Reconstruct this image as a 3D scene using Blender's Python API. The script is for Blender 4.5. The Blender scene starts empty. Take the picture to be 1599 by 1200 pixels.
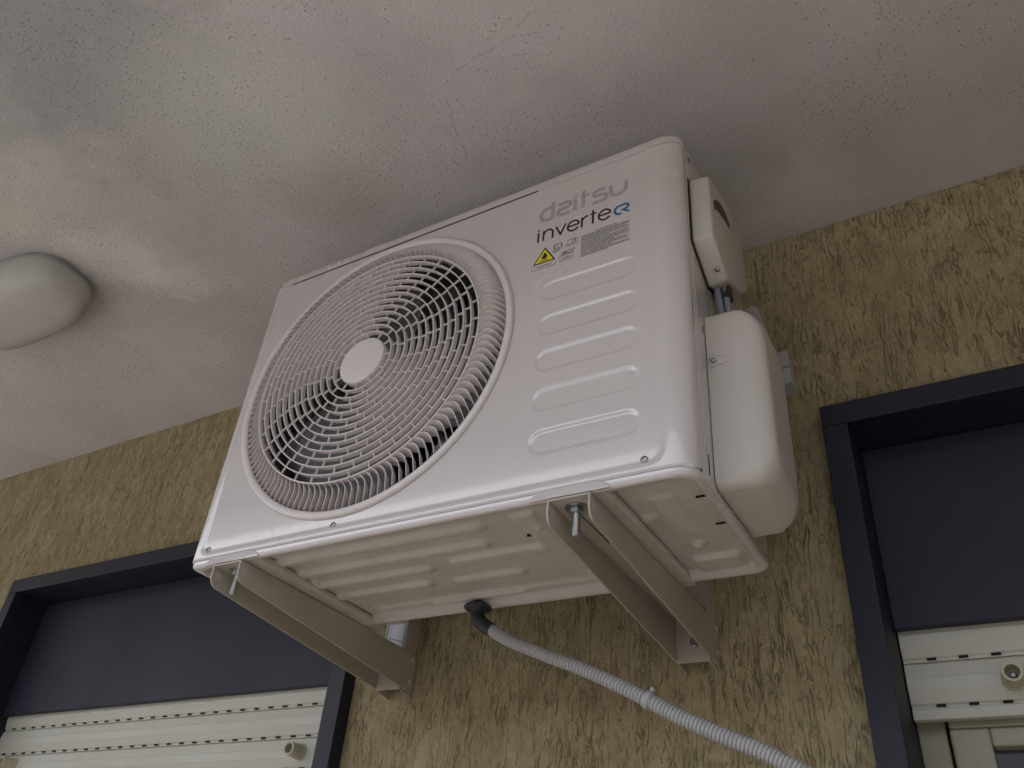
import bpy, bmesh, math, random
from mathutils import Vector, Matrix
R = math.radians; PI = math.pi
random.seed(7)
scene = bpy.context.scene
COL = scene.collection

# ------------------------------------------------------------ camera
FPX, YAW, PITCH, ROLL = 1315.4158, -0.578306, 0.615734, 0.096737
CAM = Vector((1.000325, -1.16144, -0.445494))
fwd = Vector((math.sin(YAW) * math.cos(PITCH), math.cos(YAW) * math.cos(PITCH), math.sin(PITCH)))
rt0 = Vector((math.cos(YAW), -math.sin(YAW), 0)); up0 = rt0.cross(fwd)
rt = rt0 * math.cos(ROLL) + up0 * math.sin(ROLL); up = -rt0 * math.sin(ROLL) + up0 * math.cos(ROLL)
cd = bpy.data.cameras.new('camera'); cam = bpy.data.objects.new('camera', cd); COL.objects.link(cam)
cam.matrix_world = Matrix(((rt.x, up.x, -fwd.x, CAM.x), (rt.y, up.y, -fwd.y, CAM.y), (rt.z, up.z, -fwd.z, CAM.z), (0, 0, 0, 1)))
cd.sensor_width = 36; cd.lens = FPX / 1599 * 36; cd.clip_start = 0.02; cd.clip_end = 500
scene.camera = cam

# ------------------------------------------------------------ world, sun, exposure
SUN_EL, SUN_AZ = 60, 238      # azimuth measured clockwise from +Y: light comes from the open side, left of the camera
w = bpy.data.worlds.new('World'); scene.world = w; w.use_nodes = True
nt = w.node_tree; nt.nodes.clear()
sky = nt.nodes.new('ShaderNodeTexSky'); sky.sky_type = 'NISHITA'; sky.sun_disc = False
sky.sun_elevation = R(SUN_EL); sky.sun_rotation = R(SUN_AZ); sky.dust_density = 4; sky.air_density = 1.0; sky.ozone_density = 1.0
hsv = nt.nodes.new('ShaderNodeHueSaturation'); hsv.inputs['Saturation'].default_value = 0.5
bg = nt.nodes.new('ShaderNodeBackground'); bg.inputs['Strength'].default_value = 0.15
wo = nt.nodes.new('ShaderNodeOutputWorld')
nt.links.new(sky.outputs[0], hsv.inputs['Color']); nt.links.new(hsv.outputs[0], bg.inputs[0]); nt.links.new(bg.outputs[0], wo.inputs[0])
sl = bpy.data.lights.new('sun', 'SUN'); sl.energy = 1.0; sl.angle = R(14); sl.color = (1, .95, .9)
so = bpy.data.objects.new('sun', sl); COL.objects.link(so)
sd = Vector((math.sin(R(SUN_AZ)) * math.cos(R(SUN_EL)), math.cos(R(SUN_AZ)) * math.cos(R(SUN_EL)), math.sin(R(SUN_EL))))
so.rotation_euler = sd.to_track_quat('Z', 'Y').to_euler(); so.location = sd * 20
scene.view_settings.view_transform = 'Standard'; scene.view_settings.look = 'None'
scene.view_settings.exposure = 1.42; scene.view_settings.gamma = 1
scene.render.engine = 'CYCLES'
scene.cycles.max_bounces = 10; scene.cycles.diffuse_bounces = 6

# ------------------------------------------------------------ sizes (metres): X along the wall, Y into it, Z up; origin = unit's left bottom edge on the wall
W, H, F, D = 0.755, 0.555, 0.4206, 0.2737
YF = -F; YB = -F + D; ZC = 0.7022
FX, FZ = 0.262, 0.2836

# ------------------------------------------------------------ materials
def mat(name, col, rough=.5, metal=0, spec=.5, bump=None, var=None, coat=0):
    m = bpy.data.materials.new(name); m.use_nodes = True; t = m.node_tree; b = t.nodes['Principled BSDF']
    b.inputs['Base Color'].default_value = (*col, 1); b.inputs['Roughness'].default_value = rough
    b.inputs['Metallic'].default_value = metal; b.inputs['Specular IOR Level'].default_value = spec
    if coat: b.inputs['Coat Weight'].default_value = coat; b.inputs['Coat Roughness'].default_value = .06; b.inputs['Coat IOR'].default_value = 1.68
    tc = t.nodes.new('ShaderNodeTexCoord')
    if var:   # (scale, amount) gentle dirt and tone variation
        n = t.nodes.new('ShaderNodeTexNoise'); n.inputs['Scale'].default_value = var[0]; n.inputs['Detail'].default_value = 6
        n.inputs['Roughness'].default_value = .62
        t.links.new(tc.outputs['Object'], n.inputs['Vector'])
        r = t.nodes.new('ShaderNodeValToRGB'); r.color_ramp.elements[0].position = .35; r.color_ramp.elements[1].position = .68
        k = 1 - var[1]
        r.color_ramp.elements[0].color = (col[0] * k, col[1] * k, col[2] * k * .97, 1); r.color_ramp.elements[1].color = (*col, 1)
        t.links.new(n.outputs['Fac'], r.inputs[0]); t.links.new(r.outputs[0], b.inputs['Base Color'])
        q = t.nodes.new('ShaderNodeMapRange'); q.inputs['To Min'].default_value = rough * 1.35; q.inputs['To Max'].default_value = rough * .85
        t.links.new(n.outputs['Fac'], q.inputs[0]); t.links.new(q.outputs[0], b.inputs['Roughness'])
    if bump:  # (scale, distance)
        n = t.nodes.new('ShaderNodeTexNoise'); n.inputs['Scale'].default_value = bump[0]; n.inputs['Detail'].default_value = 3
        t.links.new(tc.outputs['Object'], n.inputs['Vector'])
        bp = t.nodes.new('ShaderNodeBump'); bp.inputs['Distance'].default_value = bump[1]; bp.inputs['Strength'].default_value = 1
        t.links.new(n.outputs['Fac'], bp.inputs['Height']); t.links.new(bp.outputs[0], b.inputs['Normal'])
    return m

M = {}
M['paint'] = mat('white_paint', (.56, .512, .50), .24, bump=(9, .0005), var=(4, .02), coat=.85)
M['panpaint'] = mat('base_pan_paint', (.52, .485, .44), .30, bump=(60, .00015), var=(14, .10))
M['plastic'] = mat('cream_plastic', (.66, .60, .59), .34, var=(11, .05))
M['cover'] = mat('cover_plastic', (.51, .465, .425), .42, bump=(300, .00005), var=(8, .05))
M['bracket'] = mat('bracket_paint', (.44, .39, .335), .42, bump=(180, .00008), var=(12, .09))
M['zinc'] = mat('zinc_steel', (.50, .53, .55), .28, metal=1, var=(60, .3))
M['screw'] = mat('screw_zinc', (.33, .33, .34), .42, metal=1)
M['black'] = mat('black_rubber', (.018, .019, .024), .45)
M['dark'] = mat('dark_gap', (.006, .006, .007), .8)
M['inner'] = mat('inner_steel', (.05, .048, .045), .5, var=(20, .3))
M['blade'] = mat('fan_blade_plastic', (.09, .088, .082), .4)
M['fins'] = mat('coil_fins', (.02, .028, .045), .35, metal=.3)
M['foil'] = mat('galvanised_sheet', (.62, .68, .78), .25, metal=1)
M['hose'] = mat('grey_hose', (.43, .42, .43), .45, var=(30, .08))
M['cable'] = mat('grey_cable', (.19, .20, .23), .45)
M['anth'] = mat('anthracite_paint', (.0085, .0092, .021), .5, bump=(500, .00008), var=(5, .12))
M['anthp'] = mat('anthracite_panel', (.017, .0165, .034), .55, bump=(420, .00012), var=(4, .14))
M['shutter'] = mat('cream_shutter', (.57, .555, .475), .4, var=(6, .07))
M['pvc'] = mat('ivory_frame', (.36, .34, .25), .35, var=(8, .08))
M['stop'] = mat('beige_stopper', (.50, .45, .32), .4)
M['grey_txt'] = mat('grey_print', (.35, .32, .31), .3)
M['black_txt'] = mat('black_print', (.018, .013, .015), .35)
M['blue_txt'] = mat('blue_print', (.012, .15, .27), .3)
M['yellow'] = mat('yellow_print', (.62, .56, .02), .35)
M['small_txt'] = mat('small_print', (.06, .055, .055), .4)
M['lamp'] = mat('lamp_diffuser', (.45, .43, .41), .45, var=(13, .12))
M['label'] = mat('white_sticker', (.72, .70, .80), .2)
M['lightgrey'] = mat('light_grey_plastic', (.33, .32, .32), .4)
M['outwall'] = mat('outer_render', (.40, .385, .37), .85, bump=(120, .001))
M['tile'] = mat('floor_tile', (.45, .42, .39), .5, var=(3, .2))
M['roomdark'] = mat('room_dark', (.03, .03, .035), .9)

def glass_mat():
    m = bpy.data.materials.new('window_glass'); m.use_nodes = True; b = m.node_tree.nodes['Principled BSDF']
    b.inputs['Base Color'].default_value = (.03, .035, .045, 1); b.inputs['Roughness'].default_value = .06
    b.inputs['Coat Weight'].default_value = 1
    return m
M['glass'] = glass_mat()

def ceiling_mat():
    m = bpy.data.materials.new('ceiling_roughcast'); m.use_nodes = True; t = m.node_tree; b = t.nodes['Principled BSDF']
    L = t.links.new; N = t.nodes.new
    tc = N('ShaderNodeTexCoord'); O = tc.outputs['Object']
    def noise(scale, det=4, rough=.55, off=(0, 0, 0)):
        mp = N('ShaderNodeMapping'); mp.inputs['Location'].default_value = off; L(O, mp.inputs[0])
        n = N('ShaderNodeTexNoise'); n.inputs['Scale'].default_value = scale; n.inputs['Detail'].default_value = det; n.inputs['Roughness'].default_value = rough
        L(mp.outputs[0], n.inputs['Vector']); return n.outputs['Fac']
    def ramp(src, a, c, ca=(0, 0, 0, 1), cb=(1, 1, 1, 1)):
        r = N('ShaderNodeValToRGB'); e = r.color_ramp.elements; e[0].position = a; e[1].position = c; e[0].color = ca; e[1].color = cb
        L(src, r.inputs[0]); return r.outputs[0]
    def mix(f, a, c, mode='MIX'):
        x = N('ShaderNodeMix'); x.data_type = 'RGBA'; x.blend_type = mode
        if isinstance(f, float): x.inputs[0].default_value = f
        else: L(f, x.inputs[0])
        for s, k in ((a, 6), (c, 7)):
            if isinstance(s, tuple): x.inputs[k].default_value = s
            else: L(s, x.inputs[k])
        return x.outputs[2]
    base = ramp(noise(1.6, 5, .6), .34, .66, (.49, .458, .44, 1), (.62, .585, .572, 1))
    stain = ramp(noise(4.3, 7, .68, (3, 1, 0)), .56, .70)
    base = mix(mix(.22, (0, 0, 0, 1), stain), base, (.72, .67, .61, 1))
    blot = ramp(noise(3.1, 5, .6, (7, 2, 0)), .52, .72)
    base = mix(mix(.30, (0, 0, 0, 1), blot), base, (.38, .36, .335, 1))
    # first a painted light falloff in the dark corner, then water marks and patches: (x, y, radius, squash, colour, strength)
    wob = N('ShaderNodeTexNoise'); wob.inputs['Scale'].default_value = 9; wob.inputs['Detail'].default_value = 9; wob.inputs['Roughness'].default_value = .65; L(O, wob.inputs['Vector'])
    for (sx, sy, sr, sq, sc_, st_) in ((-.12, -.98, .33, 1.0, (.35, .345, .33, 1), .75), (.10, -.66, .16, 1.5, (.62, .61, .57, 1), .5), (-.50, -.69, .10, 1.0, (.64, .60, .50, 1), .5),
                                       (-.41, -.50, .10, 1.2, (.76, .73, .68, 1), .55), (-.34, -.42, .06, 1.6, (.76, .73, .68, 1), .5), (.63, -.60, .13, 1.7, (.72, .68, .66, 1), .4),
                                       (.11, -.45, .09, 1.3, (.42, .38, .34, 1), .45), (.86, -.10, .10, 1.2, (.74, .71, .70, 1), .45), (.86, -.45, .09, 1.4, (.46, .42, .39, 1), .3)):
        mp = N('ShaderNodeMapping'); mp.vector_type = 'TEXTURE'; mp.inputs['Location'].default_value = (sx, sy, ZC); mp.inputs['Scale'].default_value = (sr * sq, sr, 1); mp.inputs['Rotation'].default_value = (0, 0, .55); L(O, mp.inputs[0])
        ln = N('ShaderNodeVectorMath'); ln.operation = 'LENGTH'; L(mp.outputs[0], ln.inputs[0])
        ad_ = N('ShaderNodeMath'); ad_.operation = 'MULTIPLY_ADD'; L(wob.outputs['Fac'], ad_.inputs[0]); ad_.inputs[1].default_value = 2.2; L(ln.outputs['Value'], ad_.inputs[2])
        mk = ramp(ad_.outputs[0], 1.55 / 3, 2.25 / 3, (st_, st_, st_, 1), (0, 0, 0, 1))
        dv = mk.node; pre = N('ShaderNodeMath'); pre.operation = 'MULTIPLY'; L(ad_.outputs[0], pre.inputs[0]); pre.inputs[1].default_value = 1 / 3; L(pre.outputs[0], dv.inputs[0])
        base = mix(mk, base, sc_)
    # open pores, gathered in patches
    v = N('ShaderNodeTexVoronoi'); v.inputs['Scale'].default_value = 190; L(O, v.inputs['Vector'])
    pore = ramp(v.outputs['Distance'], .10, .24, (1, 1, 1, 1), (0, 0, 0, 1))
    sep = N('ShaderNodeSeparateColor'); L(v.outputs['Color'], sep.inputs[0])
    area = noise(3.4, 4, .6, (1.7, 5, 0))
    ad = N('ShaderNodeMath'); ad.operation = 'MULTIPLY_ADD'; L(area, ad.inputs[0]); ad.inputs[1].default_value = 2.6; ad.inputs[2].default_value = -1.15
    gt = N('ShaderNodeMath'); gt.operation = 'GREATER_THAN'; L(ad.outputs[0], gt.inputs[0]); L(sep.outputs[0], gt.inputs[1])
    pm = N('ShaderNodeMath'); pm.operation = 'MULTIPLY'; L(pore, pm.inputs[0]); L(gt.outputs[0], pm.inputs[1])
    pk = N('ShaderNodeMath'); pk.operation = 'MULTIPLY'; L(pm.outputs[0], pk.inputs[0]); pk.inputs[1].default_value = .48
    base = mix(pk.outputs[0], base, (.10, .085, .075, 1))
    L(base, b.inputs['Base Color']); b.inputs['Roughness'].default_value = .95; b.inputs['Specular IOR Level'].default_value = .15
    g = noise(420, 4, .75); g2 = noise(170, 3, .6, (4, 4, 0))
    s1 = N('ShaderNodeMath'); s1.operation = 'MULTIPLY_ADD'; L(g2, s1.inputs[0]); s1.inputs[1].default_value = .9; L(g, s1.inputs[2])
    s2 = N('ShaderNodeMath'); s2.operation = 'MULTIPLY_ADD'; L(pm.outputs[0], s2.inputs[0]); s2.inputs[1].default_value = -1.2; L(s1.outputs[0], s2.inputs[2])
    bp = N('ShaderNodeBump'); bp.inputs['Distance'].default_value = .0026; bp.inputs['Strength'].default_value = 1
    L(s2.outputs[0], bp.inputs['Height']); L(bp.outputs[0], b.inputs['Normal'])
    return m
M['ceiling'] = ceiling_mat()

def wall_mat():
    m = bpy.data.materials.new('scratched_stucco'); m.use_nodes = True; t = m.node_tree; b = t.nodes['Principled BSDF']
    L = t.links.new; N = t.nodes.new
    tc = N('ShaderNodeTexCoord'); O = tc.outputs['Object']
    def mapped(sc, loc=(0, 0, 0)):
        wv = N('ShaderNodeTexNoise'); wv.inputs['Scale'].default_value = 22; wv.inputs['Detail'].default_value = 2; L(O, wv.inputs['Vector'])
        sc_ = N('ShaderNodeVectorMath'); sc_.operation = 'SCALE'; sc_.inputs['Scale'].default_value = .012; L(wv.outputs['Color'], sc_.inputs[0])
        ad = N('ShaderNodeVectorMath'); ad.operation = 'ADD'; L(O, ad.inputs[0]); L(sc_.outputs[0], ad.inputs[1])
        mp = N('ShaderNodeMapping'); mp.inputs['Scale'].default_value = sc; mp.inputs['Location'].default_value = loc; L(ad.outputs[0], mp.inputs[0]); return mp.outputs[0]
    def noise(vec, scale, det=3, rough=.55):
        n = N('ShaderNodeTexNoise'); n.inputs['Scale'].default_value = scale; n.inputs['Detail'].default_value = det; n.inputs['Roughness'].default_value = rough
        L(vec, n.inputs['Vector']); return n.outputs['Fac']
    def ramp(src, a, c, ca=(0, 0, 0, 1), cb=(1, 1, 1, 1)):
        r = N('ShaderNodeValToRGB'); e = r.color_ramp.elements; e[0].position = a; e[1].position = c; e[0].color = ca; e[1].color = cb
        L(src, r.inputs[0]); return r.outputs[0]
    def mth(op, a, c, d=None):
        x = N('ShaderNodeMath'); x.operation = op
        for s, k in ((a, 0), (c, 1), (d, 2)):
            if s is None: continue
            if isinstance(s, (int, float)): x.inputs[k].default_value = s
            else: L(s, x.inputs[k])
        return x.outputs[0]
    # thin wandering near-vertical cracks: the zero lines of a stretched noise, chopped into lengths; a second, shorter and rougher set
    def lines(sc, loc, scale, width, chop, lo, hi):
        a_ = mth('ABSOLUTE', mth('SUBTRACT', noise(mapped(sc, loc), scale, 1.5, .5), .5), None)
        ln = ramp(a_, width * .35, width, (1, 1, 1, 1), (0, 0, 0, 1))
        return mth('MULTIPLY', ln, ramp(noise(mapped((1, 1, .35), (loc[2], 3, loc[0])), chop, 2, .5), lo, hi))
    g1 = lines((1, 1, .07), (0, 0, 0), 95, .024, 50, .45, .54)
    g2 = lines((1, 1, .16), (3, 0, 5), 170, .028, 65, .48, .58)
    g3 = ramp(noise(mapped((1, 1, .28), (8, 2, 1)), 170, 3, .65), .34, .41, (1, 1, 1, 1), (0, 0, 0, 1))
    gap = ramp(noise(O, 8, 3), .34, .58)
    gr = mth('MULTIPLY', mth('MAXIMUM', mth('MAXIMUM', g1, g2), mth('MULTIPLY', g3, .45)), mth('MULTIPLY_ADD', gap, .55, .45))
    tone = ramp(noise(O, 5.5, 5, .6), .33, .68, (.365, .298, .170, 1), (.465, .388, .228, 1))
    grime = ramp(noise(mapped((1, 1, .5), (2, 2, 2)), 26, 5, .65), .42, .66, (1, 1, 1, 1), (.84, .82, .80, 1))
    fine = ramp(noise(mapped((1, 1, .7)), 95, 5, .75), .32, .7, (.78, .78, .77, 1), (1.10, 1.10, 1.10, 1))
    def mul(a_, c_):
        mu = N('ShaderNodeMix'); mu.data_type = 'RGBA'; mu.blend_type = 'MULTIPLY'; mu.inputs[0].default_value = 1; L(a_, mu.inputs[6]); L(c_, mu.inputs[7]); return mu.outputs[2]
    mx = N('ShaderNodeMix'); mx.data_type = 'RGBA'; L(mth('MULTIPLY', gr, .50), mx.inputs[0]); L(mul(mul(tone, fine), grime), mx.inputs[6]); mx.inputs[7].default_value = (.085, .058, .030, 1)
    L(mx.outputs[2], b.inputs['Base Color']); b.inputs['Roughness'].default_value = .9; b.inputs['Specular IOR Level'].default_value = .2
    h = mth('MULTIPLY_ADD', gr, -1.0, mth('MULTIPLY', noise(O, 150, 4, .7), .9))
    bp = N('ShaderNodeBump'); bp.inputs['Distance'].default_value = .0030; bp.inputs['Strength'].default_value = 1
    L(h, bp.inputs['Height']); L(bp.outputs[0], b.inputs['Normal'])
    return m
M['wall'] = wall_mat()

# ------------------------------------------------------------ mesh helpers
class MB:
    def __init__(s): s.v = []; s.f = []
    def add(s, vs, fs):
        n = len(s.v); s.v += [tuple(v) for v in vs]; s.f += [tuple(i + n for i in f) for f in fs]; return s
    def box(s, x0, x1, y0, y1, z0, z1):
        return s.add([(x0, y0, z0), (x1, y0, z0), (x1, y1, z0), (x0, y1, z0), (x0, y0, z1), (x1, y0, z1), (x1, y1, z1), (x0, y1, z1)],
                     [(0, 3, 2, 1), (4, 5, 6, 7), (0, 1, 5, 4), (1, 2, 6, 5), (2, 3, 7, 6), (3, 0, 4, 7)])
    def prism(s, pts, vec):
        n = len(pts); vec = Vector(vec); a = [Vector(q) for q in pts]
        return s.add([*a, *[q + vec for q in a]], [tuple(range(n))[::-1], tuple(range(n, 2 * n))] + [(i, (i + 1) % n, n + (i + 1) % n, n + i) for i in range(n)])
    def rings(s, rings, closed=True, cap=True):
        n = len(rings[0]); vs = [p for r in rings for p in r]; fs = []
        for k in range(len(rings) - 1):
            for i in range(n if closed else n - 1):
                j = (i + 1) % n; fs.append((k * n + i, k * n + j, (k + 1) * n + j, (k + 1) * n + i))
        if cap: fs.append(tuple(range(n))[::-1]); fs.append(tuple(range((len(rings) - 1) * n, len(rings) * n)))
        return s.add(vs, fs)
    def cyl(s, a, c, r, n=20, r2=None):
        a = Vector(a); c = Vector(c); d = (c - a).normalized(); q = d.to_track_quat('Z', 'Y')
        r2 = r if r2 is None else r2
        mk = lambda o, rr: [o + q @ Vector((rr * math.cos(2 * PI * i / n), rr * math.sin(2 * PI * i / n), 0)) for i in range(n)]
        return s.rings([mk(a, r), mk(c, r2)])
    def lathe(s, o, d, prof, n=24):     # prof: (radius, height) pairs, both ends capped
        o = Vector(o); q = Vector(d).normalized().to_track_quat('Z', 'Y')
        return s.rings([[o + q @ Vector((r * math.cos(2 * PI * i / n), r * math.sin(2 * PI * i / n), h)) for i in range(n)] for r, h in prof])
    def tube(s, pts, rad, n=14, cap=True):
        pts = [Vector(p) for p in pts]; rg = []; prev = None
        for i, p_ in enumerate(pts):
            d = (pts[min(i + 1, len(pts) - 1)] - pts[max(i - 1, 0)]).normalized()
            u = (Vector((0, 0, 1)) - d * d.z) if prev is None else prev - d * prev.dot(d)
            if u.length < 1e-4: u = Vector((1, 0, 0)) - d * d.x
            u.normalize(); prev = u; v = d.cross(u); r = rad[i] if hasattr(rad, '__len__') else rad
            rg.append([p_ + (u * math.cos(2 * PI * k / n) + v * math.sin(2 * PI * k / n)) * r for k in range(n)])
        return s.rings(rg, cap=cap)
    def build(s, name, m, parent=None, smooth=None, bevel=0, segs=2, fix=True):
        me = bpy.data.meshes.new(name); me.from_pydata(s.v, [], s.f)
        if fix or bevel:
            bm = bmesh.new(); bm.from_mesh(me)
            if fix: bmesh.ops.recalc_face_normals(bm, faces=bm.faces)
            if bevel:
                es = [e for e in bm.edges if len(e.link_faces) == 2 and e.calc_face_angle(0) > R(25)]
                bmesh.ops.bevel(bm, geom=es, offset=bevel, segments=segs, profile=.5, affect='EDGES', clamp_overlap=True)
            bm.to_mesh(me); bm.free()
        me.materials.append(m); o = bpy.data.objects.new(name, me); COL.objects.link(o)
        if parent: o.parent = parent
        if smooth is not None:
            for p_ in me.polygons: p_.use_smooth = True
            me.set_sharp_from_angle(angle=R(smooth))
        return o

def thing(name, label, cat, loc=(0, 0, 0), group=None):
    o = bpy.data.objects.new(name, None); o.empty_display_size = .05; COL.objects.link(o); o['label'] = label; o['category'] = cat
    if group: o['group'] = group
    return o
def tag(o, label, cat, group=None):
    o['label'] = label; o['category'] = cat
    if group: o['group'] = group
    return o
def struct(name, mb, m, **k):
    o = mb.build(name, m, **k); o['kind'] = 'structure'; return o
def sstep(a, c, x):
    x = max(0, min(1, (x - a) / (c - a))); return x * x * (3 - 2 * x)
def srect(x, z, x0, x1, z0, z1, r):        # signed distance to a rounded rectangle (negative inside)
    qx = abs(x - (x0 + x1) / 2) - (x1 - x0) / 2 + r; qz = abs(z - (z0 + z1) / 2) - (z1 - z0) / 2 + r
    return math.hypot(max(qx, 0), max(qz, 0)) + min(max(qx, qz), 0) - r

# ------------------------------------------------------------ the setting
WL = (-1.205, -0.055); WR = (0.853, 2.05); ZT = 0.278       # wall openings (hidden behind the surrounds)
b = MB()
b.box(-5, WL[0], 0, .3, -2, ZC); b.box(WL[1], WR[0], 0, .3, -2, ZC); b.box(WR[1], 5, 0, .3, -2, ZC)
b.box(WL[0], WL[1], 0, .3, ZT, ZC); b.box(WR[0], WR[1], 0, .3, ZT, ZC)
wall = b.build('wall', M['wall']); tag(wall, 'olive beige house wall of vertically scratched stucco behind the air conditioner', 'wall')
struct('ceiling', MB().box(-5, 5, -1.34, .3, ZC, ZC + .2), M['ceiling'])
struct('added_ceiling_beam', MB().box(-5, 5, -1.34, -1.22, .64, ZC - .001), M['outwall'])  # unseen beam, added to darken the ceiling near its outer edge
struct('floor', MB().box(-5, 5, -1.34, .3, -2.2, -2), M['tile'])
struct('ground', MB().box(-150, 150, -150, 150, -6.2, -6), M['outwall'])
fac = MB().box(-40, 40, -17, -16, -6, 3.6).build('added_opposite_building', M['outwall']); tag(fac, 'plain rendered building added unseen behind the camera to block the low sky', 'building')  # unseen block, added to keep low sky light off the unit's front
side = MB().box(2.3, 2.5, -1.339, -.001, -2, ZC - .001).build('wall', M['wall']); tag(side, 'unseen side wall added beyond the right edge to darken that end', 'wall')  # unseen wall, added to cut the sky light from the right
ck = MB(); cp = [(.66, -.66), (.60, -.60), (.555, -.575), (.50, -.575), (.44, -.565), (.421, -.555), (.40, -.50), (.385, -.45), (.372, -.395)]
pts = []
for k in range(len(cp) - 1):
    for q in range(8):
        t_ = q / 8; pts.append((cp[k][0] + (cp[k + 1][0] - cp[k][0]) * t_ + random.uniform(-.0022, .0022), cp[k][1] + (cp[k + 1][1] - cp[k][1]) * t_ + random.uniform(-.0022, .0022)))
for k in range(len(pts) - 1):
    if random.random() < .28: continue
    a, c = pts[k], pts[k + 1]; dx, dy = c[0] - a[0], c[1] - a[1]; L_ = math.hypot(dx, dy) or 1; ww = random.uniform(.0003, .0007); nx_, ny_ = -dy / L_ * ww, dx / L_ * ww
    ck.prism([(a[0] - nx_, a[1] - ny_, ZC - .0006), (c[0] - nx_, c[1] - ny_, ZC - .0006), (c[0] + nx_, c[1] + ny_, ZC - .0006), (a[0] + nx_, a[1] + ny_, ZC - .0006)], (0, 0, .0005))
ck.build('hairline_crack', mat('crack_dirt', (.34, .31, .29), .9), bpy.data.objects['ceiling'])
par = MB().box(-5, 5, -1.34, -1.24, -2, -1.05).build('parapet', M['outwall'], bevel=.008); tag(par, 'low rendered balcony parapet along the open side', 'parapet')

# ------------------------------------------------------------ windows
def window(x0, x1, label, group):
    t = thing('window', label, 'window', group=group)
    yo, yi = -.03, .0       # surround proud of the wall
    jw = .036; zt = .306; zi = .270
    def rimmed(pts, vec, nm): return MB().prism(pts, vec).build(nm, M['anth'], t, bevel=.0012)
    # head with mitred ends, then the two jambs, all lining the opening back to the shutter
    MB().box(x0, x1, yo, -.0005, zi, zt).build('surround_head', M['anth'], t, bevel=.0015)
    MB().box(x0, x0 + jw, yo, -.0005, -1.99, zi - .0006).build('surround_jamb', M['anth'], t, bevel=.0015)
    MB().box(x1 - jw, x1, yo, -.0005, -1.99, zi - .0006).build('surround_jamb', M['anth'], t, bevel=.0015)
    r = MB(); r.box(x0 + jw - .004, x0 + jw, .0, .16, -1.99, zi); r.box(x1 - jw, x1 - jw + .004, .0, .16, -1.99, zi); r.box(x0 + jw - .004, x1 - jw + .004, .0, .16, zi + .0006, zi + .0045)
    r.build('reveal', M['anth'], t)
    MB().box(x0 + jw + .0005, x1 - jw - .0005, .062, .078, -.012, zi - .0005).build('lintel_panel', M['anthp'], t, bevel=.0015)
    return t, x0 + jw, x1 - jw

def slat(x0, x1, z0, z1, y, parent):
    # one extruded roller-shutter slat: three gentle facets and a hooked lower lip with light slots
    m_ = (z1 - z0)
    pr = [(y + .004, z1), (y, z1 - .003), (y - .0025, z1 - m_ * .33), (y - .0032, z1 - m_ * .36), (y - .0032, z1 - m_ * .62), (y - .0025, z1 - m_ * .65), (y, z0 + .006), (y + .0025, z0 + .0035), (y + .0025, z0), (y + .010, z0), (y + .010, z1)]
    o = MB().prism([(x0, a, c) for a, c in pr], (x1 - x0, 0, 0)).build('slat', M['shutter'], parent, bevel=.0004, segs=1)
    s = MB(); x = x0 + .03
    while x < x1 - .02:
        s.box(x, x + .0115, y - .0002, y + .0022, z0 + .0018, z0 + .0046); x += .0385
    s.build('vent_slot', M['dark'], o)
    return o
def stopper(x, y, z, parent):
    o = MB().lathe((x, y, z), (0, -1, 0), [(.0150, 0), (.0150, .002), (.0132, .004), (.0125, .030), (.0120, .032), (.0090, .032), (.0082, .012), (.002, .0115)]).build('stopper', M['stop'], parent, smooth=40)
    MB().lathe((x, y - .0118, z), (0, -1, 0), [(.0042, 0), (.0042, .004), (.003, .0055), (.0005, .006)], 12).build('screw', M['screw'], o, smooth=40)

GW = 'anthracite framed windows with cream roller shutters'
wl, a0, a1 = window(-1.227, -.0262, 'dark framed window below left of the unit with its cream shutter closed', GW)
sh = None
zz = .0140
sh_l = None
for k in range(26):
    o = slat(a0 + .002, a1 - .002, zz - .0575, zz - .0005, .082, wl); zz -= .0575
stopper(-.198, .0785, -.128, wl); stopper(-1.092, .0785, -.124, wl)
wr, a0, a1 = window(.823, 2.08, 'dark framed window at lower right with its cream shutter rolled up above the glass', GW)
slat(a0 + .002, a1 - .002, -.0530, .0040, .082, wr); slat(a0 + .002, a1 - .002, -.1130, -.0535, .082, wr)
MB().box(a0 + .002, a1 - .002, .079, .094, -.128, -.1136).build('bottom_bar', M['shutter'], wr, bevel=.0015)
stopper(.987, .0785, -.084, wr)
fr = MB(); fr.box(a0 + .0005, a0 + .035, .11, .15, -1.99, -.0515); fr.box(a1 - .035, a1 - .0005, .11, .15, -1.99, -.0515); fr.box(a0 + .035, a1 - .035, .11, .15, -.10, -.0515)
fr.build('frame', M['pvc'], wr, bevel=.002)
sa = MB(); sa.box(a0 + .039, a0 + .085, .10, .148, -1.98, -.135); sa.box(a1 - .085, a1 - .039, .10, .148, -1.98, -.135); sa.box(a0 + .039, a1 - .039, .10, .148, -.1348, -.104)
sa.box(a0 + .0851, a1 - .0851, .10, .148, -.158, -.1352)
so_ = sa.build('sash', M['pvc'], wr, bevel=.003)
MB().box(a0 + .0852, a1 - .0852, .122, .128, -1.95, -.1582).build('glass', M['glass'], so_)
struct('room', MB().box(-1.3, 2.3, .32, .34, -2, .4), M['roomdark'])

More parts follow.
